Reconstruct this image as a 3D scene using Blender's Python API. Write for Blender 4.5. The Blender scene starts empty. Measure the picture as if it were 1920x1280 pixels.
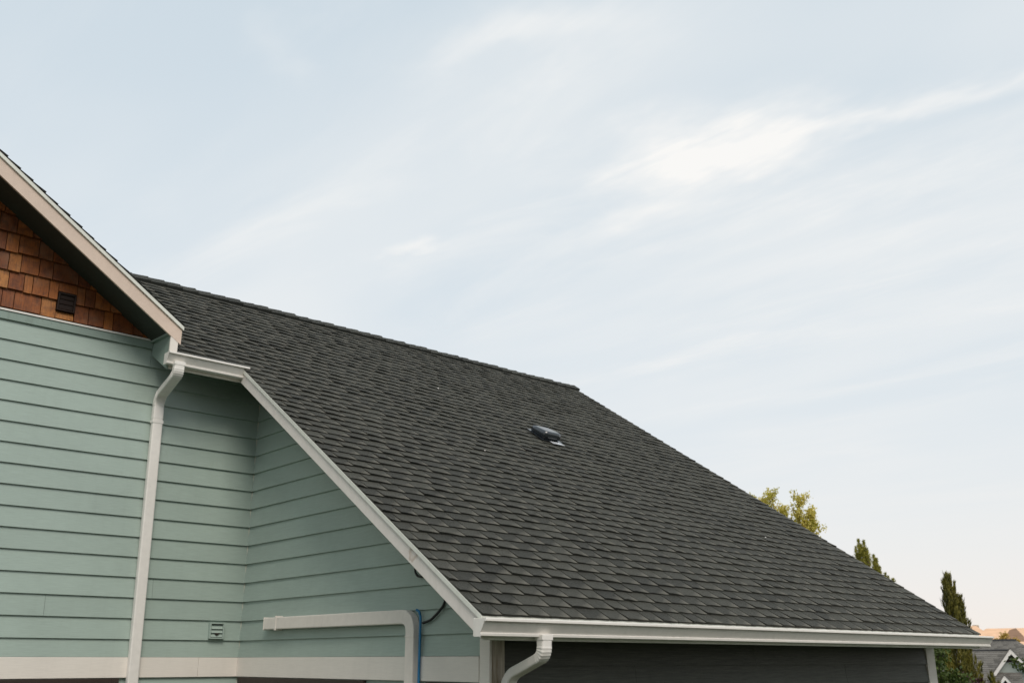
import bpy, math, random
import numpy as np
from mathutils import Vector, Matrix
R = random.Random(7)
rad = math.radians
D = bpy.data
scene = bpy.context.scene
COL = scene.collection
H = 2.9                      # camera height; X = along the eaves, Y = towards the ridge

# ------------------------------------------------------------------ camera
cd = D.cameras.new('camera'); cam = D.objects.new('camera', cd); COL.objects.link(cam)
yaw, pit_c = 0.84407, 0.32004
fwd = Vector((math.cos(yaw)*math.cos(pit_c), math.sin(yaw)*math.cos(pit_c), math.sin(pit_c)))
cam.location = (0, 0, H)
cam.rotation_euler = fwd.to_track_quat('-Z', 'Y').to_euler()
cd.sensor_width = 36; cd.lens = 1804.765/1920*36
cd.clip_end = 3000
cd.dof.use_dof = True; cd.dof.focus_distance = 9.0; cd.dof.aperture_fstop = 2.8
scene.camera = cam

# ------------------------------------------------------------------ light
SUN_AZ, SUN_EL = rad(246), rad(45)        # azimuth measured from +X towards +Y; sun behind thin cloud, behind the camera
sdir = Vector((math.cos(SUN_AZ)*math.cos(SUN_EL), math.sin(SUN_AZ)*math.cos(SUN_EL), math.sin(SUN_EL)))
sl = D.lights.new('sun', 'SUN'); so = D.objects.new('sun', sl); COL.objects.link(so)
sl.energy = 1.5; sl.angle = rad(27); sl.color = (1.0, .91, .82)
so.rotation_euler = sdir.to_track_quat('Z', 'Y').to_euler()

w = D.worlds.new('World'); scene.world = w; w.use_nodes = True
nt = w.node_tree; N = nt.nodes; L = nt.links; N.clear()
def nd(t, **k):
    n = N.new(t)
    for a, b in k.items(): setattr(n, a, b)
    return n
def mth(op, a, b=None, c=None, clamp=False):
    n = N.new('ShaderNodeMath'); n.operation = op; n.use_clamp = clamp
    for i, x in enumerate((a, b, c)):
        if x is None: continue
        if isinstance(x, (int, float)): n.inputs[i].default_value = x
        else: L.new(x, n.inputs[i])
    return n.outputs[0]
out = nd('ShaderNodeOutputWorld'); bg = nd('ShaderNodeBackground'); L.new(bg.outputs[0], out.inputs[0])
sky = nd('ShaderNodeTexSky'); sky.sky_type = 'NISHITA'; sky.sun_disc = False
sky.sun_elevation = SUN_EL
sky.sun_rotation = (math.pi/2 - SUN_AZ) % (2*math.pi)
sky.altitude = 200; sky.air_density = 1.0; sky.dust_density = 1.2; sky.ozone_density = 1.4
tc = nd('ShaderNodeTexCoord')
sx = nd('ShaderNodeSeparateXYZ'); L.new(tc.outputs['Generated'], sx.inputs[0])
zc = mth('MAXIMUM', sx.outputs[2], 0.03)
px = mth('DIVIDE', sx.outputs[0], zc); py = mth('DIVIDE', sx.outputs[1], zc)
def noise(sxx, syy, off, det=5, rough=.55, dist=0., add=None):
    cb = nd('ShaderNodeCombineXYZ')
    L.new(mth('MULTIPLY_ADD', px, sxx, off), cb.inputs[0]); L.new(mth('MULTIPLY_ADD', py, syy, off*1.7), cb.inputs[1])
    n = nd('ShaderNodeTexNoise'); n.inputs['Scale'].default_value = 1; n.inputs['Detail'].default_value = det
    n.inputs['Roughness'].default_value = rough; n.inputs['Distortion'].default_value = dist
    L.new(cb.outputs[0], n.inputs['Vector']); return n.outputs[0]
def smooth(v, a, b):
    m = nd('ShaderNodeMapRange'); m.interpolation_type = 'SMOOTHSTEP'
    m.inputs[1].default_value = a; m.inputs[2].default_value = b; L.new(v, m.inputs[0]); return m.outputs[0]
# cirrus streaks that run along the Y direction of the place
streak = smooth(noise(2.6, .8, 3.1, 6, .6, .6), .46, .85)
broad = smooth(noise(1.1, .5, 8.3, 3, .5, .3), .38, .72)
fine = smooth(noise(9.0, 2.2, 1.7, 6, .62, .5), .35, .75)
wx = mth('MULTIPLY_ADD', noise(3.5, 2.2, 5.0, 4, .55), .50, -.25)
wy = mth('MULTIPLY_ADD', noise(3.5, 2.2, 11.0, 4, .55), .50, -.25)
def blob(cx, cy, ax, ay, ang, amp):
    dx = mth('ADD', mth('SUBTRACT', px, cx), wx); dy = mth('ADD', mth('SUBTRACT', py, cy), wy)
    c, s = math.cos(ang), math.sin(ang)
    u = mth('DIVIDE', mth('ADD', mth('MULTIPLY', dx, c), mth('MULTIPLY', dy, s)), ax)
    v = mth('DIVIDE', mth('SUBTRACT', mth('MULTIPLY', dy, c), mth('MULTIPLY', dx, s)), ay)
    r2 = mth('ADD', mth('MULTIPLY', u, u), mth('MULTIPLY', v, v))
    return mth('MULTIPLY', mth('POWER', 2.718, mth('MULTIPLY', r2, -1.0)), amp)
bl = [blob(1.505, 1.07, .21, .13, rad(-70), 1.25), blob(1.62, 1.36, .18, .10, rad(-62), .50), blob(1.60, .70, .34, .05, rad(-75), .42),
      blob(1.345, 1.91, .075, .05, rad(-60), .50), blob(.93, 1.03, .16, .075, rad(-70), .42), blob(.648, 1.335, .07, .05, rad(80), .16),
      blob(1.86, 1.08, .45, .11, rad(-75), .30), blob(2.62, 1.80, .40, .09, rad(-85), .25), blob(2.3, .95, .9, .50, rad(-88), .34)]
acc = bl[0]
for b in bl[1:]: acc = mth('ADD', acc, b)
acc = mth('MULTIPLY', acc, mth('MULTIPLY_ADD', fine, .45, .62))
lowfade = smooth(zc, .05, .42)
cl = mth('ADD', mth('MULTIPLY', mth('MULTIPLY', streak, lowfade), .30), mth('MULTIPLY', mth('MULTIPLY', broad, lowfade), .30))
cl = mth('ADD', cl, mth('MULTIPLY', acc, smooth(zc, .03, .30)))
veil = mth('MULTIPLY', mth('POWER', 2.718, mth('MULTIPLY', zc, -2.9)), .92)
cl = mth('ADD', cl, veil)
cl = mth('MULTIPLY', cl, 1.0, clamp=True)
ramp = nd('ShaderNodeMixRGB'); ramp.inputs[1].default_value = (7.6, 7.55, 7.4, 1); ramp.inputs[2].default_value = (7.7, 6.8, 6.1, 1)
L.new(mth('POWER', 2.718, mth('MULTIPLY', zc, -9.0)), ramp.inputs[0])
thin = nd('ShaderNodeMixRGB'); thin.inputs[0].default_value = .84; L.new(sky.outputs[0], thin.inputs[1]); thin.inputs[2].default_value = (5.12, 6.05, 6.68, 1)   # thin high haze
mx = nd('ShaderNodeMixRGB'); L.new(cl, mx.inputs[0]); L.new(thin.outputs[0], mx.inputs[1]); L.new(ramp.outputs[0], mx.inputs[2])
L.new(mx.outputs[0], bg.inputs[0]); bg.inputs[1].default_value = 0.088
vs = scene.view_settings
vs.view_transform = 'Standard'; vs.look = 'None'; vs.exposure = 0.5; vs.gamma = 1.0; vs.use_curve_mapping = False

# ------------------------------------------------------------------ materials
def mat(name, build):
    m = D.materials.new(name); m.use_nodes = True
    t = m.node_tree; b = t.nodes['Principled BSDF']
    build(t, b); return m
class G:                       # tiny node-graph writer
    def __init__(s, t, b): s.t = t; s.b = b
    def n(s, ty, **k):
        x = s.t.nodes.new(ty)
        for a, v in k.items(): setattr(x, a, v)
        return x
    def l(s, a, b): s.t.links.new(a, b)
    def coord(s, kind='Object'): return s.n('ShaderNodeTexCoord').outputs[kind]
    def world(s): return s.n('ShaderNodeNewGeometry').outputs['Position']
    def scale(s, v, sc):
        m = s.n('ShaderNodeMapping'); m.inputs['Scale'].default_value = sc; s.l(v, m.inputs[0]); return m.outputs[0]
    def noise(s, v, sc, det=4, ro=.55, dist=0):
        x = s.n('ShaderNodeTexNoise'); x.inputs['Scale'].default_value = sc; x.inputs['Detail'].default_value = det
        x.inputs['Roughness'].default_value = ro; x.inputs['Distortion'].default_value = dist; s.l(v, x.inputs['Vector']); return x.outputs[0]
    def ramp(s, v, stops):
        x = s.n('ShaderNodeValToRGB'); e = x.color_ramp.elements
        while len(e) < len(stops): e.new(.5)
        for i, (p, c) in enumerate(stops): e[i].position = p; e[i].color = (*c, 1)
        s.l(v, x.inputs[0]); return x.outputs[0]
    def mix(s, f, a, b, mode='MIX'):
        x = s.n('ShaderNodeMixRGB'); x.blend_type = mode
        for i, q in enumerate((f, a, b)):
            if isinstance(q, (int, float)): x.inputs[i].default_value = q
            elif isinstance(q, tuple): x.inputs[i].default_value = (*q, 1)
            else: s.l(q, x.inputs[i])
        return x.outputs[0]
    def m(s, op, a, b=0., clamp=False):
        x = s.n('ShaderNodeMath'); x.operation = op; x.use_clamp = clamp
        for i, q in enumerate((a, b)):
            if isinstance(q, (int, float)): x.inputs[i].default_value = q
            else: s.l(q, x.inputs[i])
        return x.outputs[0]
    def sep(s, v):
        x = s.n('ShaderNodeSeparateXYZ'); s.l(v, x.inputs[0]); return x.outputs
    def bump(s, h, st, dist=.01):
        x = s.n('ShaderNodeBump'); x.inputs['Strength'].default_value = st; x.inputs['Distance'].default_value = dist
        s.l(h, x.inputs['Height']); s.l(x.outputs[0], s.b.inputs['Normal'])
    def col(s, c):
        if isinstance(c, tuple): s.b.inputs['Base Color'].default_value = (*c, 1)
        else: s.l(c, s.b.inputs['Base Color'])
    def rough(s, r): s.b.inputs['Roughness'].default_value = r
def paint(base, rough=.6, grain=(2, 2, 30), bumps=.25, var=.10, dirt=.12, streaks=True, gc=.06):
    def f(t, b):
        g = G(t, b); P = g.world()
        n1 = g.noise(P, 1.6, 5, .6); n2 = g.noise(g.scale(P, grain), 6, 5, .6); n3 = g.noise(g.scale(P, (9, 9, .9)), 2.2, 4, .6)
        lo = tuple(c*(1-var) for c in base); hi = tuple(min(1, c*(1+var)) for c in base)
        c = g.ramp(n1, [(.3, lo), (.7, hi)])
        if streaks:
            d = g.ramp(n3, [(.52, (0, 0, 0)), (.80, (1, 1, 1))])
            c = g.mix(g.m('MULTIPLY', d, dirt), c, tuple(x*.45 for x in (base[0]*1.02, base[1]*.95, base[2]*.8)))
        sp = g.ramp(g.noise(P, 38, 2, .5), [(.70, (0, 0, 0)), (.76, (1, 1, 1))])
        c = g.mix(g.m('MULTIPLY', sp, dirt*1.6), c, tuple(x*.5 for x in base))
        at = g.n('ShaderNodeAttribute'); at.attribute_name = 'tone'
        c = g.mix(1., c, g.ramp(at.outputs['Fac'], [(0, (.93, .93, .93)), (1, (1.0, 1.0, 1.0))]), 'MULTIPLY')
        c = g.mix(gc, c, g.ramp(n2, [(.35, (.35, .35, .35)), (.65, (1.3, 1.3, 1.3))]), 'MULTIPLY')
        g.col(c); g.rough(rough); g.bump(n2, bumps, .002)
    return f
M = {}
M['green'] = mat('green_siding_paint', paint((.36, .445, .395), .34, (1.2, 1.2, 34), .35, .05, .07, gc=.14))
M['green_shaded'] = mat('shaded_siding_paint', paint((.066, .070, .052), .6, (.8, .8, 22), .9, .12, .3, gc=.55))  # same green siding, with the shade under the eave put into its colour
M['green_trim'] = mat('green_frieze_paint', paint((.25, .325, .285), .42, (2, 2, 30), .3, .14, .35))
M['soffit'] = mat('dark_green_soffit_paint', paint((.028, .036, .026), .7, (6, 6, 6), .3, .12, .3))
M['tan'] = mat('tan_rake_paint', paint((.68, .545, .45), .6, (3, 3, 3), .2, .05, .08))
M['trim'] = mat('beige_trim_paint', paint((.80, .75, .68), .45, (1.5, 1.5, 24), .6, .05, .05))
M['white'] = mat('white_metal_paint', paint((.82, .79, .74), .38, (3, 3, 3), .05, .03, .10))
M['cap'] = mat('pale_metal_drip_edge', paint((.74, .75, .68), .45, (3, 3, 3), .05, .05, .25))
M['pvc'] = mat('cream_plastic_duct', paint((.82, .76, .69), .38, (3, 3, 3), .04, .03, .06))
M['rakeboard'] = None
def f_rake(t, b):
    g = G(t, b); P = g.world(); paint((.78, .73, .68), .5, (3, 3, 3), .2, .04, .12)(t, b)
    base = b.inputs['Base Color'].links[0].from_socket
    v = g.n('ShaderNodeVectorMath'); v.operation = 'DISTANCE'; g.l(P, v.inputs[0]); v.inputs[1].default_value = (4.05, 5.62, H+.715)
    r = g.m('ADD', v.outputs['Value'], g.m('MULTIPLY', g.noise(P, 26, 3, .6), .07))
    ring = g.ramp(r, [(.055, (.12, .12, .12)), (.085, (.55, .55, .55)), (.10, (0, 0, 0))])
    g.col(g.mix(ring, base, (.36, .25, .16)))
M['rakeboard'] = mat('beige_rake_paint', f_rake)
def f_stain(t, b):
    g = G(t, b); P = g.world(); paint((.60, .55, .45), .6, (1.5, 1.5, 14), .3, .06, .1)(t, b)
    base = b.inputs['Base Color'].links[0].from_socket
    n = g.noise(g.scale(P, (26, 26, 1.6)), 1.2, 4, .65, .4)
    m = g.ramp(n, [(.42, (0, 0, 0)), (.66, (.85, .85, .85))])
    g.col(g.mix(m, base, (.17, .10, .045)))
M['stained'] = mat('rust_stained_corner_paint', f_stain)
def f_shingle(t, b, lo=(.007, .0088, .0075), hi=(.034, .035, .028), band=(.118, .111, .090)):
    g = G(t, b); P = g.world()
    uv = g.sep(g.n('ShaderNodeUVMap').outputs[0])
    at = g.n('ShaderNodeAttribute'); at.attribute_name = 'tone'
    gr = g.noise(P, 210, 3, .75); md = g.noise(P, 34, 4, .6); wide = g.noise(P, .9, 3, .5)
    tone = g.m('ADD', g.m('MULTIPLY', gr, .62), g.m('ADD', g.m('MULTIPLY', at.outputs['Fac'], .58), g.m('MULTIPLY', md, .22)))
    tone = g.m('ADD', tone, g.m('MULTIPLY', wide, .26))
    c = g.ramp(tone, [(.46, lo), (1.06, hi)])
    # sky-facing brightness of every tab's lower right corner, put into the colour
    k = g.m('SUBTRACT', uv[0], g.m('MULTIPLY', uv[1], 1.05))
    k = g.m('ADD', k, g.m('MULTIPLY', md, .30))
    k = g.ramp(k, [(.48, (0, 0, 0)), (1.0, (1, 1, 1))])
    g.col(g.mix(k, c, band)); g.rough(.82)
    b.inputs['Specular IOR Level'].default_value = .2
    b.inputs['Sheen Weight'].default_value = .28; b.inputs['Sheen Tint'].default_value = (1, .93, .8, 1); b.inputs['Sheen Roughness'].default_value = .35
    g.bump(gr, .8, .004)
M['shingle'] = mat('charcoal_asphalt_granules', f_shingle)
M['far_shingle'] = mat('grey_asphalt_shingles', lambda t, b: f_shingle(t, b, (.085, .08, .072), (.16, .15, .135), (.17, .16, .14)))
def f_farroof(base):
    def f(t, b):
        g = G(t, b); P = g.world()
        n = g.noise(g.scale(P, (1, 1, 8)), 1.4, 4, .6); g.col(g.ramp(n, [(.3, tuple(x*.85 for x in base)), (.7, tuple(x*1.15 for x in base))])); g.rough(.9)
    return f
M['brown_roof'] = mat('sun_tinted_brown_shingles', f_farroof((.72, .46, .29)))  # warm sunlight on the far roofs is put into this base colour
M['brown_roof2'] = mat('pale_brown_shingles', f_farroof((.66, .50, .40)))
def f_cedar(t, b):
    g = G(t, b); P = g.world()
    at = g.n('ShaderNodeAttribute'); at.attribute_name = 'tone'
    off = g.n('ShaderNodeVectorMath'); off.operation = 'MULTIPLY_ADD'; g.l(P, off.inputs[0]); off.inputs[1].default_value = (1, 1, 1)
    cb = g.n('ShaderNodeCombineXYZ'); g.l(g.m('MULTIPLY', at.outputs['Fac'], 40.), cb.inputs[0]); g.l(g.m('MULTIPLY', at.outputs['Fac'], 17.), cb.inputs[2])
    g.l(cb.outputs[0], off.inputs[2]); Q = off.outputs[0]
    gr = g.noise(g.scale(Q, (95, 40, 5)), 1, 5, .7, .6); bl = g.noise(Q, 13, 4, .65, .4); big = g.noise(Q, 4, 3, .6)
    c = g.ramp(at.outputs['Fac'], [(0, (.11, .026, .003)), (.35, (.21, .054, .005)), (.7, (.33, .098, .010)), (1, (.45, .19, .045))])
    c = g.mix(.85, c, g.ramp(gr, [(.25, (.35, .33, .30)), (.55, (1, 1, 1)), (.8, (1.25, 1.2, 1.1))]), 'MULTIPLY')
    c = g.mix(.85, c, g.ramp(bl, [(.32, (.45, .40, .38)), (.55, (1, 1, 1))]), 'MULTIPLY')
    c = g.mix(g.m('MULTIPLY', g.ramp(big, [(.50, (0, 0, 0)), (.75, (1, 1, 1))]), .22), c, (.46, .30, .18))
    g.col(c); g.rough(.62); g.bump(gr, .7, .004)
_=0
M['cedar'] = mat('stained_cedar', f_cedar)
def f_flat(c, r=.6, spec=.5, metal=0):
    def f(t, b):
        g = G(t, b); P = g.world(); n = g.noise(P, 9, 3, .6)
        g.col(g.ramp(n, [(.3, tuple(x*.88 for x in c)), (.7, tuple(x*1.1 for x in c))])); g.rough(r); b.inputs['Specular IOR Level'].default_value = spec
        b.inputs['Metallic'].default_value = metal
    return f
M['black'] = mat('black_rubber', f_flat((.012, .012, .012), .5))
M['blue'] = mat('blue_cable_sheath', f_flat((.012, .17, .36), .4))
M['brown'] = mat('dark_brown_vinyl', f_flat((.016, .007, .004), .6, .3))
M['frame'] = mat('brown_window_frame', f_flat((.035, .022, .016), .5))
M['hood'] = mat('black_vent_hood', f_flat((.022, .027, .032), .2, .8))
M['steel'] = mat('galvanised_flashing', f_flat((.62, .64, .66), .35, .5, .3))
M['caulk'] = mat('white_caulk', f_flat((.55, .55, .46), .7))
M['dark'] = mat('dark_opening', f_flat((.01, .009, .008), .9))
M['deck'] = mat('roof_underlay', f_flat((.02, .02, .02), .9))
M['far_wall'] = mat('grey_green_far_siding', paint((.34, .38, .35), .7, (1, 1, 10), .3, .06, .1))
M['far_wall2'] = mat('tan_far_siding', paint((.50, .42, .33), .7, (1, 1, 10), .3, .06, .1))
M['far_trim'] = mat('white_far_trim', paint((.80, .76, .72), .6, (1, 1, 1), .1, .02, .03))
def f_glass(t, b):
    g = G(t, b); g.col((.02, .024, .026)); g.rough(.06); b.inputs['Specular IOR Level'].default_value = .9
M['glass'] = mat('window_glass', f_glass)
def f_leaf(c1, c2, tr=.35):
    def f(t, b):
        g = G(t, b); at = g.n('ShaderNodeAttribute'); at.attribute_name = 'tone'
        c = g.ramp(at.outputs['Fac'], [(0, c1), (1, c2)]); g.col(c); g.rough(.6)
        tn = g.n('ShaderNodeBsdfTranslucent'); g.l(c, tn.inputs[0])
        ms = g.n('ShaderNodeMixShader'); ms.inputs[0].default_value = tr
        o = [q for q in t.nodes if q.type == 'OUTPUT_MATERIAL'][0]
        g.l(b.outputs[0], ms.inputs[1]); g.l(tn.outputs[0], ms.inputs[2]); g.l(ms.outputs[0], o.inputs[0])
    return f
M['leaf_yellow'] = mat('yellow_green_leaves', f_leaf((.32, .32, .012), (.92, .78, .26), .5))
M['leaf_conifer'] = mat('dark_conifer_sprays', f_leaf((.02, .03, .006), (.30, .26, .04), .25))
M['leaf_pine'] = mat('olive_pine_needles', f_leaf((.09, .11, .014), (.58, .52, .10), .3))
M['leaf_green'] = mat('green_leaves', f_leaf((.03, .06, .012), (.12, .16, .03), .35))
M['leaf_purple'] = mat('purple_leaves', f_leaf((.028, .008, .010), (.09, .03, .02), .25))
M['leaf_gold'] = mat('golden_leaves', f_leaf((.45, .30, .07), (.62, .48, .14), .4))
M['bark'] = mat('grey_brown_bark', f_flat((.10, .07, .05), .9))
def f_grass(t, b):
    g = G(t, b); P = g.world(); n = g.noise(P, 1.2, 6, .7)
    g.col(g.ramp(n, [(.3, (.022, .036, .012)), (.6, (.045, .06, .022)), (.85, (.075, .07, .035))])); g.rough(.9); g.bump(g.noise(P, 30, 4, .7), .8, .05)
M['ground'] = mat('lawn', f_grass)

# ------------------------------------------------------------------ mesh helpers
class MB:
    def __init__(s): s.v = []; s.f = []; s.uv = []; s.tone = []
    def face(s, idx): s.f.append(tuple(idx))
    def add(s, vs, fs, tone=.5):
        o = len(s.v); s.v += [tuple(p) for p in vs]; s.f += [tuple(i+o for i in q) for q in fs]; s.tone += [tone]*len(vs); return s
    def box(s, a, b, tone=.5):
        x0, y0, z0 = a; x1, y1, z1 = b
        if x0 > x1: x0, x1 = x1, x0
        if y0 > y1: y0, y1 = y1, y0
        if z0 > z1: z0, z1 = z1, z0
        v = [(x0,y0,z0),(x1,y0,z0),(x1,y1,z0),(x0,y1,z0),(x0,y0,z1),(x1,y0,z1),(x1,y1,z1),(x0,y1,z1)]
        return s.add(v, [(0,3,2,1),(4,5,6,7),(0,1,5,4),(1,2,6,5),(2,3,7,6),(3,0,4,7)], tone)
    def prism(s, poly, ext, tone=.5):      # poly: 3D points, extruded by vector ext
        n = len(poly); e = Vector(ext); v = [Vector(p) for p in poly]; v2 = [p+e for p in v]
        fs = [tuple(range(n))[::-1], tuple(range(n, 2*n))] + [(i, (i+1) % n, n+(i+1) % n, n+i) for i in range(n)]
        nrm = (v[1]-v[0]).cross(v[2]-v[1])
        if nrm.dot(e) < 0: fs = [q[::-1] for q in fs]
        return s.add(v+v2, fs, tone)
def mesh(name, mb, m, uv=False):
    me = D.meshes.new(name); me.from_pydata(mb.v, [], mb.f); me.materials.append(m)
    if mb.tone and len(mb.tone) == len(mb.v):
        a = me.attributes.new('tone', 'FLOAT', 'POINT'); a.data.foreach_set('value', mb.tone)
    if uv and mb.uv:
        l = me.uv_layers.new(name='UVMap'); vi = np.empty(len(me.loops), dtype=np.int32); me.loops.foreach_get('vertex_index', vi)
        l.data.foreach_set('uv', np.array(mb.uv, dtype=np.float32)[vi].ravel())
    me.validate(); me.update(); return me
def depth(o):
    d = 0
    while o.parent: o = o.parent; d += 1
    return d
def put(name, me, parent=None, bevel=0, smooth=False):
    o = D.objects.new(name, me); COL.objects.link(o)
    if parent is not None:
        o.parent = parent
        if parent.type == 'EMPTY': o.location = -parent.location
    if bevel:
        b = o.modifiers.new('bevel', 'BEVEL'); b.width = bevel; b.segments = 2; b.limit_method = 'ANGLE'; b.angle_limit = rad(40)
        b.harden_normals = False
    if smooth:
        for p in me.polygons: p.use_smooth = True
    return o
def part(name, mb, m, parent, bevel=0, smooth=False, uv=False): return put(name, mesh(name, mb, m, uv), parent, bevel, smooth)
def thing(name, label, cat, loc, group=None):
    o = D.objects.new(name, None); COL.objects.link(o); o.location = loc; o.empty_display_size = .3
    o['label'] = label; o['category'] = cat
    if group: o['group'] = group
    return o
def tag(o, label, cat, group=None):
    o['label'] = label; o['category'] = cat
    if group: o['group'] = group
    return o
def box_part(name, a, b, m, parent, bevel=.002): return part(name, MB().box(a, b), m, parent, bevel)

def bend_path(pts, r=.05, n=6):
    pts = [Vector(p) for p in pts]; out = [pts[0]]; flag = [0]
    for a, b, c in zip(pts, pts[1:], pts[2:]):
        rr = min(r, (b-a).length*.45, (c-b).length*.45)
        p0 = b-(b-a).normalized()*rr; p2 = b+(c-b).normalized()*rr
        for i in range(n+1):
            t = i/n; out.append(p0*(1-t)**2+b*2*t*(1-t)+p2*t*t); flag.append(1)
    out.append(pts[-1]); flag.append(0); return out, flag
def sweep_rect(pts, w, d, wax=Vector((1, 0, 0)), r=.05, n=6, crimp=0., cr=.012):
    """rectangular pipe: width w along wax, depth d across it; corners rounded by cr; crimp = ribbing in the bends"""
    path, fl = bend_path(pts, r, n); mb = MB()
    prof = []
    for sx_, sy_, a0 in ((1, 1, 0), (-1, 1, 90), (-1, -1, 180), (1, -1, 270)):
        for k in range(3):
            a = rad(a0+45*k); prof.append((sx_*(w/2-cr)+cr*math.cos(a), sy_*(d/2-cr)+cr*math.sin(a)))
    np_ = len(prof)
    for i, p in enumerate(path):
        t = (path[min(i+1, len(path)-1)]-path[max(i-1, 0)]).normalized()
        b = t.cross(wax).normalized(); a = b.cross(t).normalized()
        s = 1-(crimp if (fl[i] and i % 2) else 0)
        for u, v in prof: mb.v.append(tuple(p+a*u*s+b*v*s)); mb.tone.append(.5)
    for i in range(len(path)-1):
        for k in range(np_):
            mb.f.append((i*np_+k, i*np_+(k+1) % np_, (i+1)*np_+(k+1) % np_, (i+1)*np_+k))
    mb.f.append(tuple(range(np_))[::-1]); mb.f.append(tuple(range((len(path)-1)*np_, len(path)*np_)))
    return mb
def tube(pts, r, seg=8, bend=.04, r1=None, n=6):
    path, _ = bend_path(pts, bend, n) if bend else ([Vector(p) for p in pts], 0)
    mb = MB(); K = len(path)
    for i, p in enumerate(path):
        t = (path[min(i+1, K-1)]-path[max(i-1, 0)]).normalized()
        ref = Vector((0, 0, 1)) if abs(t.z) < .9 else Vector((1, 0, 0))
        a = t.cross(ref).normalized(); b = t.cross(a); rr = r if r1 is None else r+(r1-r)*i/(K-1)
        for k in range(seg):
            an = 2*math.pi*k/seg; mb.v.append(tuple(p+a*math.cos(an)*rr+b*math.sin(an)*rr)); mb.tone.append(.5)
    for i in range(K-1):
        for k in range(seg): mb.f.append((i*seg+k, i*seg+(k+1) % seg, (i+1)*seg+(k+1) % seg, (i+1)*seg+k))
    mb.f.append(tuple(range(seg))); mb.f.append(tuple(range((K-1)*seg, K*seg))[::-1])
    return mb

# ------------------------------------------------------------------ ground
def gz(x, y):
    t = min(max((x-13)/17, 0), 1); return -3.0*t*t*(3-2*t)
mb = MB(); nx = 60; ny = 40
xs = [-400+ (i/nx)**1 * 0 for i in range(0)]
xs = sorted(set([-900, -400, -150, -60, -30]+list(range(-20, 60, 2))+[80, 120, 200, 400, 900, 1800])); ys = [-1500, -400, -100, -40, -20, 0, 10, 20, 30, 50, 100, 300, 800, 1800]
for y in ys:
    for x in xs: mb.v.append((x, y, gz(x, y))); mb.tone.append(.5)
for j in range(len(ys)-1):
    for i in range(len(xs)-1):
        a = j*len(xs)+i; mb.f.append((a, a+1, a+1+len(xs), a+len(xs)))
g_ = part('ground', mb, M['ground'], None, smooth=True); g_['kind'] = 'structure'

# ------------------------------------------------------------------ the house
XB, YL, YF = 4.516, 9.04, 5.307            # gable wall plane, set-back wall plane, front wall plane
XR, XE = 4.066, 11.203                     # roof rake edges
YE, ZE, PIT = 4.8455, H+.2819, .5849       # eave line and slope of the main roof
YR = 11.043; TP = math.tan(PIT); CP, SP = math.cos(PIT), math.sin(PIT)
ZR = ZE+TP*(YR-YE)
def rz(y): return ZE+TP*(y-YE)             # main roof surface height
GY = 8.59; GX, GZ, GT = 3.425, H+3.045, .6667   # gable roof: rake plane, foot of its right slope, slope
def gzr(x): return GZ+GT*(GX-x)
GRX = -1.0; Z0 = H+.1856; EX = .18
house = thing('house', 'sage green lap siding house with dark shingle roof, cedar shake gable and white gutters', 'house', (4.5, 8, 0))

# --- walls
def lap(L0, L1, zb, zt, plane, axis, sgn=-1):
    """one lap board between L0/L1 (start, end as functions of z) along axis, on the wall plane, facing sgn"""
    t0, t1, th = .021, .006, 0.0
    P = []
    for z, t in ((zb, t0), (zt+.012, t1-.004)):
        for l in (L0(z), L1(z)):
            P.append((l, plane+sgn*t, z))
    for z, t in ((zb, -.0), (zt+.012, -.0)):
        for l in (L0(z), L1(z)): P.append((l, plane, z))
    if axis == 'Y': P = [(b, a, c) for a, b, c in P]
    fs = [(0, 1, 3, 2), (4, 6, 7, 5), (0, 4, 5, 1), (2, 3, 7, 6), (0, 2, 6, 4), (1, 5, 7, 3)]
    if axis == 'Y': fs = [q[::-1] for q in fs]
    if sgn > 0: fs = [q[::-1] for q in fs]
    return MB().add(P, fs, R.random())
def k_(v): return lambda z: v
# wall core behind the boards
core = MB(); core.box((-4.95, YL+.002, .0), (XB+.15, YL+.14, H+2.9)); wL = part('siding_wall', core, M['green'], house)
core = MB().prism([(XB+.002, YL+.1, 0), (XB+.002, YF+.012, 0), (XB+.002, YF+.012, rz(YF)-.12), (XB+.002, YL+.1, rz(YL+.1)-.12)], (.12, 0, 0)); wB = part('siding_wall', core, M['green'], house)
core = MB().box((XB+.13, YF+.002, 0), (10.93, YF+.13, H+.22)); wF = part('front_wall', core, M['green_shaded'], house)
core = MB().prism([(10.95, YF, 0), (10.95, 16.7, 0), (10.95, 16.7, H+.3), (10.95, YR, ZR-.15), (10.95, YF, H+.3)], (-.12, 0, 0)); part('end_wall', core, M['green'], house)
part('back_wall', MB().box((-4.95, 16.72, 0), (10.94, 16.85, H+.3)), M['green'], house)
part('side_wall', MB().box((-5.07, YL, 0), (-4.952, 16.71, H+2.3)), M['green'], house)
joints = {1: [2.675, -.9], 2: [3.594, .2], 4: [1.2], 5: [-1.7], 8: [.9], 10: [-1.3], 13: [.4], 14: [3.318], -3: [.6], -5: [3.0]}
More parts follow.
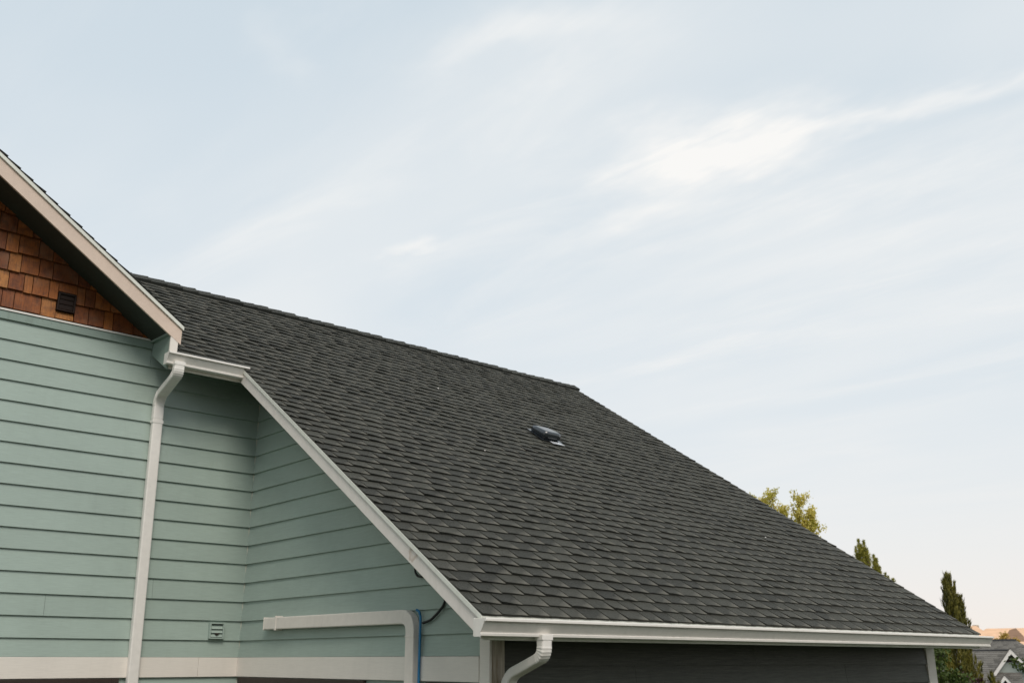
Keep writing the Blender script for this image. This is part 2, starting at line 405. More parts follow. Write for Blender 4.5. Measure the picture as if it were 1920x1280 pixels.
for i in range(-14, 15):
    zb = Z0+i*EX if i >= 0 else (H+.034 if i == -1 else Z0+i*EX)
    zt = Z0+(i+1)*EX
    if i == -1: zt = Z0
    if i == -2: continue                    # the belly band covers this course
    if i == -3: zt = H-.144
    cuts = sorted([-4.94]+joints.get(i, [])+[XB-.012])
    for a, b in zip(cuts, cuts[1:]):
        if i <= -3:                        # the window opening under the band
            if i >= -10:
                if b > 1.0: 
                    part('siding_board', lap(k_(3.47), k_(XB-.012), zb, zt, YL, 'X'), M['green'], wL); continue
        part('siding_board', lap(k_(a+.0012), k_(b-.0012), zb, zt, YL, 'X'), M['green'], wL)
    yb = lambda z: max(YF+.088, YE+(z-ZE+.17)/TP)
    if i >= -1 and zb < H+2.55:
        part('siding_board', lap(yb, k_(YL-.012), zb, zt, XB, 'Y'), M['green'], wB)
    elif i <= -3 and i < -10:
        part('siding_board', lap(k_(YF+.088), k_(YL-.012), zb, zt, XB, 'Y'), M['green'], wB)
for a, b, o in ((4.634, 10.79, .0),):
    for i in range(-14, 2):
        zb = H-.035+i*EX
        cs = [a]+{-1: [6.0, 9.1], 0: [7.6], 1: [5.8, 9.6], -2: [7.1]}.get(i, [])+[b]
        for p, q in zip(cs, cs[1:]): part('siding_board', lap(k_(p+.0015), k_(q-.0015), zb, zb+EX, YF, 'X'), M['green_shaded'], wF)
box_part('inside_corner_bead', (XB-.012, YL-.012, 0), (XB-.001, YL-.001, H+2.55), M['caulk'], house, .003)
# --- belly band, frieze, corner boards
for a, b in ((-4.95, 1.1), (1.103, 4.10), (4.102, XB-.013)): box_part('belly_band', (a, YL-.028, H-.141), (b, YL+.001, H+.031), M['trim'], house, .003)
box_part('belly_band', (XB-.028, YF+.088, H-.141), (XB+.001, YL-.029, H+.031), M['trim'], house, .003)
cb = MB().box((XB-.022, YF-.02, 0), (XB+.001, YF+.087, H+.15)); part('corner_board', cb, M['trim'], house, .003)
part('corner_board', MB().box((XB+.002, YF-.02, 0), (4.633, YF+.001, H+.2)), M['stained'], house, .003)
part('corner_board', MB().box((10.79, YF-.024, 0), (10.952, YF+.001, H+.16)), M['trim'], house, .003)
part('corner_board', MB().box((10.953, YF-.024, 0), (10.975, YF+.09, H+.16)), M['trim'], house, .003)
fr = box_part('frieze_board', (-4.95, YL-.026, H+2.884), (3.318, YL+.001, H+2.966), M['green_trim'], house, .002)
part('frieze_flashing', MB().prism([(-4.95, YL-.036, H+2.960), (-4.95, YL-.036, H+2.976), (-4.95, YL+.002, H+2.990), (-4.95, YL+.002, H+2.968)], (3.318+4.95, 0, 0)), M['white'], fr)

# --- cedar shakes in the gable
sw = part('shake_wall', MB().prism([(-4.9, YL+.01, H+2.9), (3.6, YL+.01, H+2.9), (GRX, YL+.01, gzr(GRX)-.12)], (0, .12, 0)), M['dark'], house)
rows = [[1.93, 2.033, 2.261, 2.39, 2.555, 2.685, 2.828, 2.916, 3.109, 3.21, 3.36], [1.87, 1.961, 2.091, 2.165, 2.307, 2.435, 2.631, 2.725, 2.873, 2.99, 3.12, 3.26, 3.40],
        [1.85, 1.936, 2.041, 2.198, 2.319, 2.548, 2.66, 2.79, 2.9, 3.02, 3.14], [1.80, 1.889, 1.996, 2.171, 2.299, 2.42, 2.55, 2.65, 2.77, 2.9], [1.81, 1.957, 2.095, 2.21, 2.35, 2.45, 2.6]]
tone_fix = {(0, 0): .3, (0, 1): .45, (0, 2): .85, (0, 3): .9, (1, 0): .95, (1, 1): .35, (1, 2): .75, (1, 3): .6, (1, 4): .7, (2, 1): .85, (2, 2): .55, (2, 3): .35}
shake_rest = MB(); nsh = 0
def shake(mb, a, b, zb, zt, tone, zclip=None):
    lift = .028+R.random()*.010; j = R.uniform(-.006, .006)
    zz = zb+j
    P = [(a, YL-lift, zz), (b, YL-lift+R.uniform(-.003, .003), zz), (b, YL-.006, zt+.02), (a, YL-.006, zt+.02), (a, YL+.004, zz), (b, YL+.004, zz), (b, YL+.004, zt+.02), (a, YL+.004, zt+.02)]
    return mb.add(P, [(0, 1, 2, 3), (4, 7, 6, 5), (0, 4, 5, 1), (1, 5, 6, 2), (2, 6, 7, 3), (3, 7, 4, 0)], tone)
for k in range(18):
    zb = H+2.988+.178*k; zt = zb+.178
    xmax = GX-(zb+.05-GZ)/GT; xmin = 2*GRX-xmax
    seq = list(rows[k]) if k < len(rows) else [1.8+R.random()*.1]
    while seq[0] > xmin: seq.insert(0, seq[0]-R.choice([.09, .11, .13, .15, .19, .22]))
    while seq[-1] < xmax: seq.append(seq[-1]+R.choice([.1, .12, .14, .18, .21]))
    base_i = seq.index(rows[k][0]) if k < len(rows) else 0
    for q, (a, b) in enumerate(zip(seq, seq[1:])):
        if a < xmin-.1 or b > xmax+.2: continue
        t = tone_fix.get((k, q-base_i), 0.15+.6*R.random()**1.2) if k < len(rows) else .15+.6*R.random()
        a_, b_ = a+.0035, b-.0035
        if k == 1 and 2.30 < a < 2.5: continue
        zb_ = zb; zt_ = zt
        if k == 0 and abs(a-2.39) < .01: zt_ = zb+.075-.02
        if a > .2 and nsh < 290:
            part('cedar_shake', shake(MB(), a_, b_, zb_, zt_, t), M['cedar'], sw); nsh += 1
        else: shake(shake_rest, a_, b_, zb_, zt_, t)
part('cedar_shake', shake(MB(), 2.310, 2.386, H+3.166, H+3.344, .65), M['cedar'], sw)
part('cedar_shake', shake(MB(), 2.391, 2.552, H+3.247, H+3.344, .5), M['cedar'], sw)
part('cedar_shake', shake(MB(), 2.557, 2.629, H+3.166, H+3.344, .55), M['cedar'], sw)
o = part('shake_field', shake_rest, M['cedar'], sw); o['kind'] = 'stuff'
gv = part('gable_vent', MB().box((2.407, YL-.03, H+3.081), (2.535, YL-.026, H+3.225)).box((2.392, YL-.045, H+3.066), (2.406, YL, H+3.242)).box((2.536, YL-.045, H+3.066), (2.55, YL, H+3.242)).box((2.4065, YL-.045, H+3.066), (2.5355, YL, H+3.08)).box((2.4065, YL-.045, H+3.226), (2.5355, YL, H+3.242)), M['brown'], house, .002)
for i in range(3): part('vent_louver', MB().prism([(2.407, YL-.036, H+3.086+i*.047), (2.407, YL-.010, H+3.122+i*.047), (2.407, YL-.006, H+3.120+i*.047), (2.407, YL-.032, H+3.084+i*.047)], (.128, 0, 0)), M['brown'], gv)

# --- roofs
roof = part('main_roof', MB().prism([(3.46, GY, rz(GY)-.016), (XR+.005, GY, rz(GY)-.016), (XR+.005, YE+.01, rz(YE+.01)-.016), (XE-.01, YE+.01, rz(YE+.01)-.016), (XE-.01, YR, ZR-.016), (1.42, YR, ZR-.016), (3.43, 9.06, rz(9.06)-.016)], (0, 0, -.024)), M['deck'], house)
part('roof_back_slope', MB().prism([(1.42, YR, ZR-.012), (XE-.01, YR, ZR-.012), (XE-.01, 2*YR-YE, ZE-.012), (-4.9, 2*YR-YE, ZE-.012)], (0, 0, -.03)), M['shingle'], house)
groof = part('gable_roof', MB().prism([(GX-.01, GY+.004, gzr(GX-.01)-.022), (GRX, GY+.004, gzr(GRX)-.022), (GRX, GY+.004, gzr(GRX)-.052), (GX-.01, GY+.004, gzr(GX-.01)-.052)], (0, 8.4, 0)), M['deck'], house)
part('gable_roof_left_slope', MB().prism([(GRX, GY+.004, gzr(GRX)-.012), (2*GRX-GX, GY+.004, GZ-.012), (2*GRX-GX, GY+.004, GZ-.042), (GRX, GY+.004, gzr(GRX)-.042)], (0, 8.4, 0)), M['shingle'], house)
E_ = .1402
def tab(mb, ox, wd, s0, thick, tone, frame, skew=0., e=E_):
    """one shingle tab: local u along the course, s up the slope, n off the roof; frame(u,s,n)->xyz"""
    nu, ns = 4, 3; o = len(mb.v)
    for j in range(ns+1):
        f = j/ns; s = s0+(e+.022)*f
        for i in range(nu+1):
            g = i/nu
            n = (thick*(1.0-.58*g**1.5)*(1-f)**1.3) - .0075*f + (1-f)**2*(.0012*math.sin(g*5+tone*20))
            ss = s + (1-f)*(skew*(g-.5) + .0016*math.sin(g*7+tone*31))
            mb.v.append(frame(ox+wd*g, ss, n)); mb.uv.append((g, f)); mb.tone.append(tone)
    for j in range(ns):
        for i in range(nu):
            a = o+j*(nu+1)+i; mb.f.append((a, a+1, a+nu+2, a+nu+1))
    b0 = len(mb.v)
    for i in range(nu+1):
        g = i/nu; mb.v.append(frame(ox+wd*g, s0+skew*(g-.5)+.0016*math.sin(g*7+tone*31)+.001, -.010)); mb.uv.append((0, 1)); mb.tone.append(0.)
    for i in range(nu): mb.f.append((b0+i, b0+i+1, o+i+1, o+i))
    # the right and left side edges
    for c, flip in ((0, 1), (nu, 0)):
        q = [o+j*(nu+1)+c for j in range(ns+1)]
        r0 = len(mb.v)
        for j in range(ns+1):
            mb.v.append(frame(ox+wd*(c/nu), s0+(e+.022)*j/ns, -.012)); mb.uv.append((0, 1)); mb.tone.append(0.)
        for j in range(ns):
            fcc = (q[j], q[j+1], r0+j+1, r0+j); mb.f.append(fcc if flip else fcc[::-1])
def fr_main(u, s, n): return (u, YE+s*CP-n*SP, ZE+s*SP+n*CP)
Rs = random.Random(21)
tabs = []
NC = int((YR-YE)/CP/E_)+1
for c in range(NC):
    s0 = c*E_-.004; ym = YE+(s0+.07)*CP
    xl = XR-.014 if ym < GY-.02 else (3.44 if ym < 9.05 else GX-(rz(ym)-GZ)/GT)
    x = xl - (0 if ym < GY else .05); first = True
    if c % 2: wd0 = .09
    else: wd0 = .17
    while x < XE-.01:
        wd = wd0 if first else Rs.choice([.16, .175, .19, .2, .205, .215, .23, .25]); first = False
        if x+wd > XE-.06: wd = XE+.012-x
        e = E_
        if s0+E_ > (YR-YE)/CP: e = max(.03, (YR-YE)/CP-s0)
        tabs.append((x, wd, s0, Rs.choice([.0045, .007, .009, .013]), Rs.random(), Rs.uniform(-.013, -.004) if c else 0, e)); x += wd
def tdist(t):
    p = Vector(fr_main(t[0]+t[1]/2, t[2], 0)); return (p-Vector((0, 0, H))).length
order = sorted(range(len(tabs)), key=lambda i: tdist(tabs[i])); near = set(order[:262])
field = MB()
for i, (x, wd, s0, th, tn, sk, e) in enumerate(tabs):
    if i in near:
        m_ = MB(); tab(m_, x+.0035, wd-.007, s0, th, tn, fr_main, sk, e)
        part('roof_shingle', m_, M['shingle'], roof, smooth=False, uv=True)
    else: tab(field, x+.0035, wd-.007, s0, th, tn, fr_main, sk, e)
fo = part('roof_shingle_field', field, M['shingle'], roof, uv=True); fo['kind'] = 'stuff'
# pale flecks lying on the shingles
fk = MB()
for (x, s_) in [(6.3, 3.2), (9.6, 1.9), (7.0, 5.3)]:
    q = .006+Rs.random()*.004; c = [fr_main(x-q, s_, .012), fr_main(x+q*.8, s_-q*.4, .012), fr_main(x+q, s_+q*.7, .014), fr_main(x-q*.5, s_+q, .013)]
    fk.prism(c, (0, 0, .004))
part('roof_debris', fk, M['far_trim'], roof)
# ridge caps
xc = 1.3; k = 0
while xc < XE:
    L_ = min(.2, XE+.02-xc); m_ = MB(); tn = Rs.random(); lift0 = .030+Rs.random()*.008; lift1 = lift0-.013; ov = .09 if xc+.3 < XE else 0
    sg = Rs.uniform(-.004, .004)
    # exposed butt looks to +X where each cap overlaps the next one
    ring = []
    for (xx, up) in ((xc, lift1), (xc+.1, (lift0+lift1)/2+sg), (xc+L_, lift0)):
        rr = []
        for (dy, dz) in ((-.135, -.135*TP), (-.05, -.05*TP), (-.012, -.003), (.012, -.003), (.05, -.05*TP), (.135, -.135*TP)):
            rr.append((xx, YR+dy, ZR+dz+up+.004))
        ring.append(rr)
    for rr in ring:
        for p in rr: m_.v.append(p); m_.tone.append(tn*.4); m_.uv.append((.2, .8))
    for p in ring[2]: m_.v.append((p[0], p[1], p[2]-.03)); m_.tone.append(0); m_.uv.append((0, 1))
    for r_ in range(3):
        for q in range(5): a = r_*6+q; m_.f.append((a, a+6, a+7, a+1))
    lo_ = len(m_.v)
    for rr in ring[:2]+[ring[2]]:
        p = rr[0]; m_.v.append((p[0], p[1]+.006, p[2]-.036)); m_.tone.append(0); m_.uv.append((0, 1))
    m_.f += [(0, lo_, lo_+1, 6), (6, lo_+1, lo_+2, 12)]
    part('ridge_cap', m_, M['shingle'], roof, uv=True); xc += L_
# shingle courses on the gable wing, seen along the rake
def fr_gab(u, s, n):
    cg, sg_ = 1/math.hypot(1, GT), GT/math.hypot(1, GT)
    return (GX+.012-s*cg+n*sg_, u, GZ+s*sg_+n*cg-.004)
gfield = MB(); ng = int((GX-GRX)*math.hypot(1, GT)/E_)
for c in range(ng):
    s0 = c*E_; y = GY-.022; fst = True
    ymax = min(16.5, YE+(gzr(GX-s0/1.2)-ZE)/TP+.15) if c < 13 else 16.5
    while y < ymax:
        wd = (.12 if c % 2 else .2) if fst else Rs.choice([.17, .2, .24])
        args = (y+.001, wd-.002, s0, Rs.choice([.004, .006, .010]), Rs.random(), (lambda u, s, n: fr_gab(u, s, n)), Rs.uniform(-.002, .002))
        if fst and c < 36:
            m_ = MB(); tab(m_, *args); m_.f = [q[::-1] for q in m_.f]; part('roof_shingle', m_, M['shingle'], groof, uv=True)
        else: tab(gfield, *args)
        y += wd; fst = False
gfield.f = [q[::-1] for q in gfield.f]
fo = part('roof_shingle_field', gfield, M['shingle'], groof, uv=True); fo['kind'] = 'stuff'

# --- rake of the gable wing: soffit, board, drip cap
def slope_board(y0, y1, x0, x1, top, bot, ends='plumb'):     # plumb-cut board in an XZ plane, top/bot measured down from the roof surface
    return MB().prism([(x0, y0, gzr(x0)-top), (x1, y0, gzr(x1)-top), (x1, y0, gzr(x1)-bot), (x0, y0, gzr(x0)-bot)], (0, y1-y0, 0))
part('rake_board', slope_board(GY, GY+.022, GRX, GX-.002, .050, .200), M['tan'], house, .002)
part('rake_drip_cap', slope_board(GY-.018, GY-.001, GRX, GX+.008, .014, .052), M['cap'], house, .002)
def mir(mb): mb.v = [(2*GRX-a, b, c) for a, b, c in mb.v]; mb.f = [q[::-1] for q in mb.f]; return mb
part('rake_board', mir(slope_board(GY, GY+.022, GRX, GX-.002, .050, .200)), M['tan'], house, .002)
part('rake_drip_cap', mir(slope_board(GY-.018, GY-.001, GRX, GX+.008, .014, .052)), M['cap'], house, .002)
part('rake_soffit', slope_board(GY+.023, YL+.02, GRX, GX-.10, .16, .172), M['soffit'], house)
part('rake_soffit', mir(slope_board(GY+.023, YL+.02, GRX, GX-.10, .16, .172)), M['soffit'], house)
# boxed return where the gable meets the lower eave
BX0, BX1 = 3.322, 3.398
zt0, zt1 = gzr(BX0)-.205, gzr(BX0)-.205
part('eave_return', MB().prism([(BX0, YL-.02, H+2.82), (BX0, GY+.024, H+2.595), (BX0, GY+.024, H+2.935), (BX0, YL-.02, H+2.945)], (.018, 0, 0)), M['green_trim'], house, .002)
part('eave_return', MB().prism([(BX0+.001, GY+.003, H+2.66), (BX1, GY+.003, H+2.66), (BX1, GY+.003, gzr(BX1)-.055), (BX1-.02, GY+.003, gzr(BX1)-.055),(BX0+.001, GY+.003, H+2.95)], (0, .02, 0)), M['trim'], house, .002)
part('return_crown', MB().prism([(BX0-.03, GY+.03, H+2.93), (BX0-.03, YL-.03, H+2.945), (BX0-.03, YL-.03, H+2.962), (BX0-.03, GY+.03, H+2.948)], (.035, 0, 0)), M['green_trim'], house)

# --- eaves and rake of the main roof
def fascia(x0, x1, y, zb, zt): return MB().box((x0, y, zb), (x1, y+.02, zt))
part('fascia_board', fascia(BX0+.018, XR+.03, GY+.024, H+2.605, rz(GY)-.045), M['trim'], house, .002)
part('fascia_board', fascia(XR+.022, XE-.03, YE+.022, H+.125, ZE-.045), M['cap'], house, .002)
part('drip_edge', MB().box((XR+.004, YE+.008, ZE-.055), (XE-.012, YE+.018, ZE-.010)), M['cap'], house)
part('drip_edge', MB().box((3.46, GY+.008, rz(GY)-.05), (XR, GY+.018, rz(GY)-.012)), M['white'], house)
def yz_board(x0, x1, ya, yb_, top, bot, endz=None):
    return MB().prism([(x0, ya, rz(ya)-top), (x0, yb_, rz(yb_)-top), (x0, yb_, rz(yb_)-bot), (x0, ya, rz(ya)-bot)], (x1-x0, 0, 0))
part('rake_board', yz_board(XR, XR+.021, YE+.022, GY+.0, .048, .166), M['rakeboard'], house, .002)
part('rake_drip_cap', yz_board(XR-.012, XR-.001, YE+.004, GY-.02, .010, .050), M['cap'], house, .002)
part('rake_board', yz_board(XE-.03, XE-.01, YE+.022, YR, .04, .168), M['trim'], house, .002)
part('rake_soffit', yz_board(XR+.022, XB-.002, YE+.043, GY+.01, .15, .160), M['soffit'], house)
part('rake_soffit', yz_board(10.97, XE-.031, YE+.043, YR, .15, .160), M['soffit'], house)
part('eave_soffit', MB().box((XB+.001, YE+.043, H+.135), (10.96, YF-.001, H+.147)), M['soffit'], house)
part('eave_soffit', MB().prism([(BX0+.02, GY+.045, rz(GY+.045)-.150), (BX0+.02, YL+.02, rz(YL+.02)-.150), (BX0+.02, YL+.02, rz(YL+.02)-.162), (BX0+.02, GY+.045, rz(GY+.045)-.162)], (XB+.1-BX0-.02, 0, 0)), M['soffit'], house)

# --- gutters: K profile pulled along X
KP = [(0, -.008), (0, -.098), (-.010, -.103), (-.066, -.103), (-.070, -.100), (-.072, -.086), (-.066, -.081), (-.070, -.074), (-.098, -.030), (-.102, -.022), (-.098, -.017), (-.118, -.015), (-.120, -.012), (-.120, .002), (-.116, .005), (-.106, .004), (-.106, -.002),
      (-.112, -.003), (-.112, -.010), (-.094, -.013), (-.094, -.024), (-.064, -.076), (-.064, -.097), (-.006, -.097), (-.004, -.008)]
def gutter(x0, x1, yb_, zt, seams=()):
    m_ = MB(); m_.prism([(x0, yb_+a, zt+b) for a, b in KP], (x1-x0, 0, 0))
    g = part('gutter', m_, M['white'], house)
    cap = [(0, .0)] + KP[1:16]
    for xx, d in ((x0-.004, .003), (x1+.001, .003)):
        part('end_cap', MB().prism([(xx, yb_+a*1.03, zt+b*1.03) for a, b in cap], (d, 0, 0)), M['white'], g)
    part('gutter_flange', MB().box((x0, yb_-.002, zt-.008), (x1, yb_+.003, zt+.006)), M['cap'], g)
    for xx in seams: part('seam_band', MB().prism([(xx, yb_+a*1.02, zt+b*1.02) for a, b in KP[1:16]]+[(xx, yb_-.104, zt-.014), (xx, yb_-.064, zt-.09), (xx, yb_-.005, zt-.095)], (.03, 0, 0)), M['white'], g)
    return g
gutter(4.005, 11.30, YE+.021, H+.250)
gutter(3.292, 4.098, GY+.022, H+2.735)
# --- downspouts
def spout(pts, w, d, straps):
    k1, k2 = len(pts), 0
    path_top = pts[:-1]
    s = part('downspout', sweep_rect([pts[-2], pts[-1]], w, d), M['white'], house, smooth=False)
    part('elbow', sweep_rect(pts[:2]+[pts[2]+(pts[3]-pts[2])*.02 if False else pts[2]]+[pts[3], pts[-2]], w+.004, d+.004, r=.085, n=12, crimp=.05), M['white'], s)
    for z, g_w in ((pts[0].z-.02, .008), (pts[-2].z-.03, .007)):
        p = pts[0] if z > pts[-2].z else pts[-2]
        part('sleeve', MB().box((p.x-(w+g_w)/2, p.y-(d+g_w)/2, z-.016), (p.x+(w+g_w)/2, p.y+(d+g_w)/2, z+.016)), M['white'], s, .002)
    for z in straps:
        a, b = pts[-2], pts[-1]; t = (z-a.z)/(b.z-a.z); p = a.lerp(b, t)
        part('strap', MB().box((p.x-w/2-.003, p.y-d/2-.003, z-.012), (p.x+w/2+.003, p.y+d/2+.01, z+.012)), M['white'], s)
    return s
V = Vector
spout([V((3.405, 8.535, H+2.66)), V((3.405, 8.535, H+2.545)), V((3.425, 8.93, H+2.425)), V((3.432, 8.985, H+2.31)), V((3.434, 8.985, H+2.22)), V((3.545, 8.985, .05))][0:3]+[V((3.430, 8.984, H+2.36)), V((3.434, 8.985, H+2.20)), V((3.545, 8.985, .05))], .098, .062, [])
spout([V((4.55, 4.80, H+.165)), V((4.55, 4.80, H+.03)), V((4.60, 5.17, H-.085)), V((4.605, 5.235, H-.17)), V((4.605, 5.238, H-.25)), V((4.62, 5.238, .05))], .088, .062, [])

# --- line set cover and cables
lx = XB-.052
lc = part('line_cover', sweep_rect([V((lx, 8.43, H+.325)), V((lx, 6.145, H+.318)), V((lx, 6.145, .3))], .105, .066, wax=V((1, 0, 0)), r=.12, n=10, cr=.008), M['pvc'], house)
# the section's width runs in the wall plane here, so turn the profile: depth across X, width in the plane
lc.data = mesh('line_cover', sweep_rect([V((lx, 8.43, H+.325)), V((lx, 6.145, H+.318)), V((lx, 6.145, .3))], .066, .105, wax=V((1, 0, 0)), r=.12, n=10, cr=.008), M['pvc'])
part('coupling', MB().box((lx-.038, 8.20, H+.262), (lx+.034, 8.225, H+.388)), M['pvc'], lc, .003)
part('end_cap', MB().box((lx-.036, 8.43, H+.268), (lx+.034, 8.437, H+.382)), M['pvc'], lc, .002)
part('coupling', MB().box((lx-.0355, 6.088, H+.170), (lx+.034, 6.202, H+.176)), M['pvc'], lc, .001)
tag(part('blue_cable', tube([V((XB-.04, 6.12, H+.366)), V((XB-.042, 6.085, H+.355)), V((XB-.045, 6.060, H+.31)), V((XB-.045, 6.062, H+.2)), V((XB-.045, 6.062, .3))], .010, 8, .03), M['blue'], None, smooth=True), 'blue cable running down beside the cream line cover', 'cable')
tag(part('black_cable', tube([V((XB-.045, 6.03, H+.268)), V((XB-.035, 5.95, H+.285)), V((XB-.03, 5.868, H+.335)), V((XB-.035, 5.79, H+.39)), V((XB-.04, 5.765, H+.45)), V((XB-.06, 5.77, H+.56)), V((XB-.1, 5.85, H+.72)), V((XB-.12, 6.0, H+.83))], .010, 8, .03), M['black'], None, smooth=True), 'black cable sagging from under the rake to the line cover', 'cable')
tag(part('black_cable', tube([V((XB-.06, 6.12, H+.83)), V((XB-.04, 6.145, H+.70)), V((XB-.035, 6.165, H+.655)), V((XB-.035, 6.13, H+.613)), V((XB-.04, 6.05, H+.605)), V((XB-.06, 5.98, H+.64)), V((XB-.1, 5.95, H+.74))], .009, 8, .03), M['black'], None, smooth=True), 'small black cable loop hanging below the sloping rake board', 'cable')

# --- dryer vent with three louvers
dv = part('dryer_vent', MB().box((4.172, YL-.05, H+.198), (4.186, YL-.004, H+.346)).box((4.306, YL-.05, H+.198), (4.32, YL-.004, H+.346)).box((4.1865, YL-.05, H+.198), (4.3055, YL-.004, H+.211)).box((4.1865, YL-.05, H+.333), (4.3055, YL-.004, H+.346)), M['green'], house, .002)
part('vent_throat', MB().box((4.187, YL-.021, H+.212), (4.305, YL-.018, H+.332)), M['dark'], dv)
for i in range(3):
    z = H+.216+i*.036
    part('louver', MB().prism([(4.188, YL-.046, z), (4.188, YL-.026, z+.036), (4.188, YL-.023, z+.035), (4.188, YL-.043, z-.001)], (.116, 0, 0)), M['green'], dv)
part('lint_nest', MB().add([(4.225, YL-.046, H+.252), (4.27, YL-.046, H+.252), (4.262, YL-.05, H+.238), (4.245, YL-.053, H+.230), (4.232, YL-.05, H+.240), (4.247, YL-.03, H+.256)], [(0, 4, 3, 5), (1, 5, 3, 2), (0, 5, 1), (0, 1, 2, 3, 4)]), M['brown'], dv)

# --- windows under the belly band
def window(a, b, horizontal='X'):
    x0, x1 = a, b; z1, z0 = H-.146, H-1.45
    f = MB(); p = MB(); s_ = MB()
    if horizontal == 'X':
        y = YL
        f.box((x0, y-.032, z0), (x0+.06, y+.0, z1)); f.box((x1-.06, y-.032, z0), (x1, y+.0, z1)); f.box((x0+.061, y-.032, z1-.06), (x1-.061, y, z1)); f.box((x0+.061, y-.032, z0), (x1-.061, y, z0+.06)); f.box(((x0+x1)/2-.025, y-.03, z0+.061), ((x0+x1)/2+.025, y, z1-.061))
        p.box((x0+.061, y-.012, z0+.061), (x1-.061, y-.008, z1-.061)); s_.box((x0-.03, y-.06, z0-.04), (x1+.03, y+.0, z0-.001))
    else:
        y = XB
        f.box((y-.032, x0, z0), (y, x0+.06, z1)); f.box((y-.032, x1-.06, z0), (y, x1, z1)); f.box((y-.032, x0+.061, z1-.06), (y, x1-.061, z1)); f.box((y-.032, x0+.061, z0), (y, x1-.061, z0+.06)); f.box((y-.03, (x0+x1)/2-.025, z0+.061), (y, (x0+x1)/2+.025, z1-.061))
        p.box((y-.012, x0+.061, z0+.061), (y-.008, x1-.061, z1-.061)); s_.box((y-.06, x0-.03, z0-.04), (y, x1+.03, z0-.001))
    w_ = part('window', f, M['frame'], house, .003); part('pane', p, M['glass'], w_); part('sill', s_, M['trim'], w_, .003)
window(1.0, 3.38); window(6.82, 8.96, 'Y'); window(5.44, 6.0, 'Y')

# --- roof vent hood
def fm(u, s, n): return Vector(fr_main(u, s, n))
vc_x, vc_s = 7.90, (8.30-YE)/CP
vent = part('roof_vent', MB(), M['hood'], house)
def hood():
    m_ = MB(); W, Ln, = .142, .15
    rings = [(0.02, .90, 0), (.035, 1.0, 0), (.075, 1.0, .0), (.100, .93, 0), (.108, .80, 0)]
    K = 24
    for (n, sc, _) in rings:
        for k in range(K):
            a = 2*math.pi*k/K; c, s = math.cos(a), math.sin(a); p_ = 7.0
            r = (abs(c)**p_+abs(s)**p_)**(-1/p_)
            m_.v.append(tuple(fm(vc_x+W*sc*r*c, vc_s+Ln*sc*r*s, n*(1.0-.12*s*r)))); m_.tone.append(.5)
    for i in range(len(rings)-1):
        for k in range(K): m_.f.append((i*K+k, i*K+(k+1) % K, (i+1)*K+(k+1) % K, (i+1)*K+k))
    m_.f.append(tuple(range((len(rings)-1)*K, len(rings)*K))); m_.f.append(tuple(range(K))[::-1])
    return m_
vent.data = mesh('roof_vent', hood(), M['hood'])
for p in vent.data.polygons: p.use_smooth = len(p.vertices) == 4
fl = MB()
def slab(u0, u1, s0, s1, n0, n1):
    c = [fm(u0, s0, n0), fm(u1, s0, n0), fm(u1, s1, n0), fm(u0, s1, n0), fm(u0, s0, n1), fm(u1, s0, n1), fm(u1, s1, n1), fm(u0, s1, n1)]
    return MB().add(c, [(0,3,2,1),(4,5,6,7),(0,1,5,4),(1,2,6,5),(2,3,7,6),(3,0,4,7)])
part('hood_rim', slab(vc_x-.165, vc_x+.165, vc_s-.17, vc_s+.165, .016, .022), M['hood'], vent)
part('vent_neck', slab(vc_x-.10, vc_x+.10, vc_s-.10, vc_s+.10, 0, .016), M['dark'], vent)
c = [fm(vc_x-.04, vc_s-.235, .016), fm(vc_x+.17, vc_s-.225, .016), fm(vc_x+.05, vc_s-.12, .02), fm(vc_x-.06, vc_s-.12, .02)]
m_ = MB().prism(c, tuple(fm(0, 0, .0025)-fm(0, 0, 0))); part('vent_flashing', m_, M['steel'], vent)

# ------------------------------------------------------------------ trees
def rvec(r): 
    a = r.uniform(0, 2*math.pi); z = r.uniform(-1, 1); q = math.sqrt(1-z*z); return Vector((q*math.cos(a), q*math.sin(a), z))
def leafquad(mb, p, d, w, l, r, tone):
    d = d.normalized(); s = d.cross(rvec(r)).normalized()
    o = len(mb.v); up = s.cross(d)*(l*.12)
    for q in (p, p+d*l*.5+s*w*.5+up, p+d*l, p+d*l*.5-s*w*.5+up): mb.v.append(tuple(q)); mb.tone.append(tone)
    mb.f.append((o, o+1, o+2, o+3))
def tree_root(name, label, cat, x, y, group=None): return thing(name, label, cat, (x, y, gz(x, y)), group)

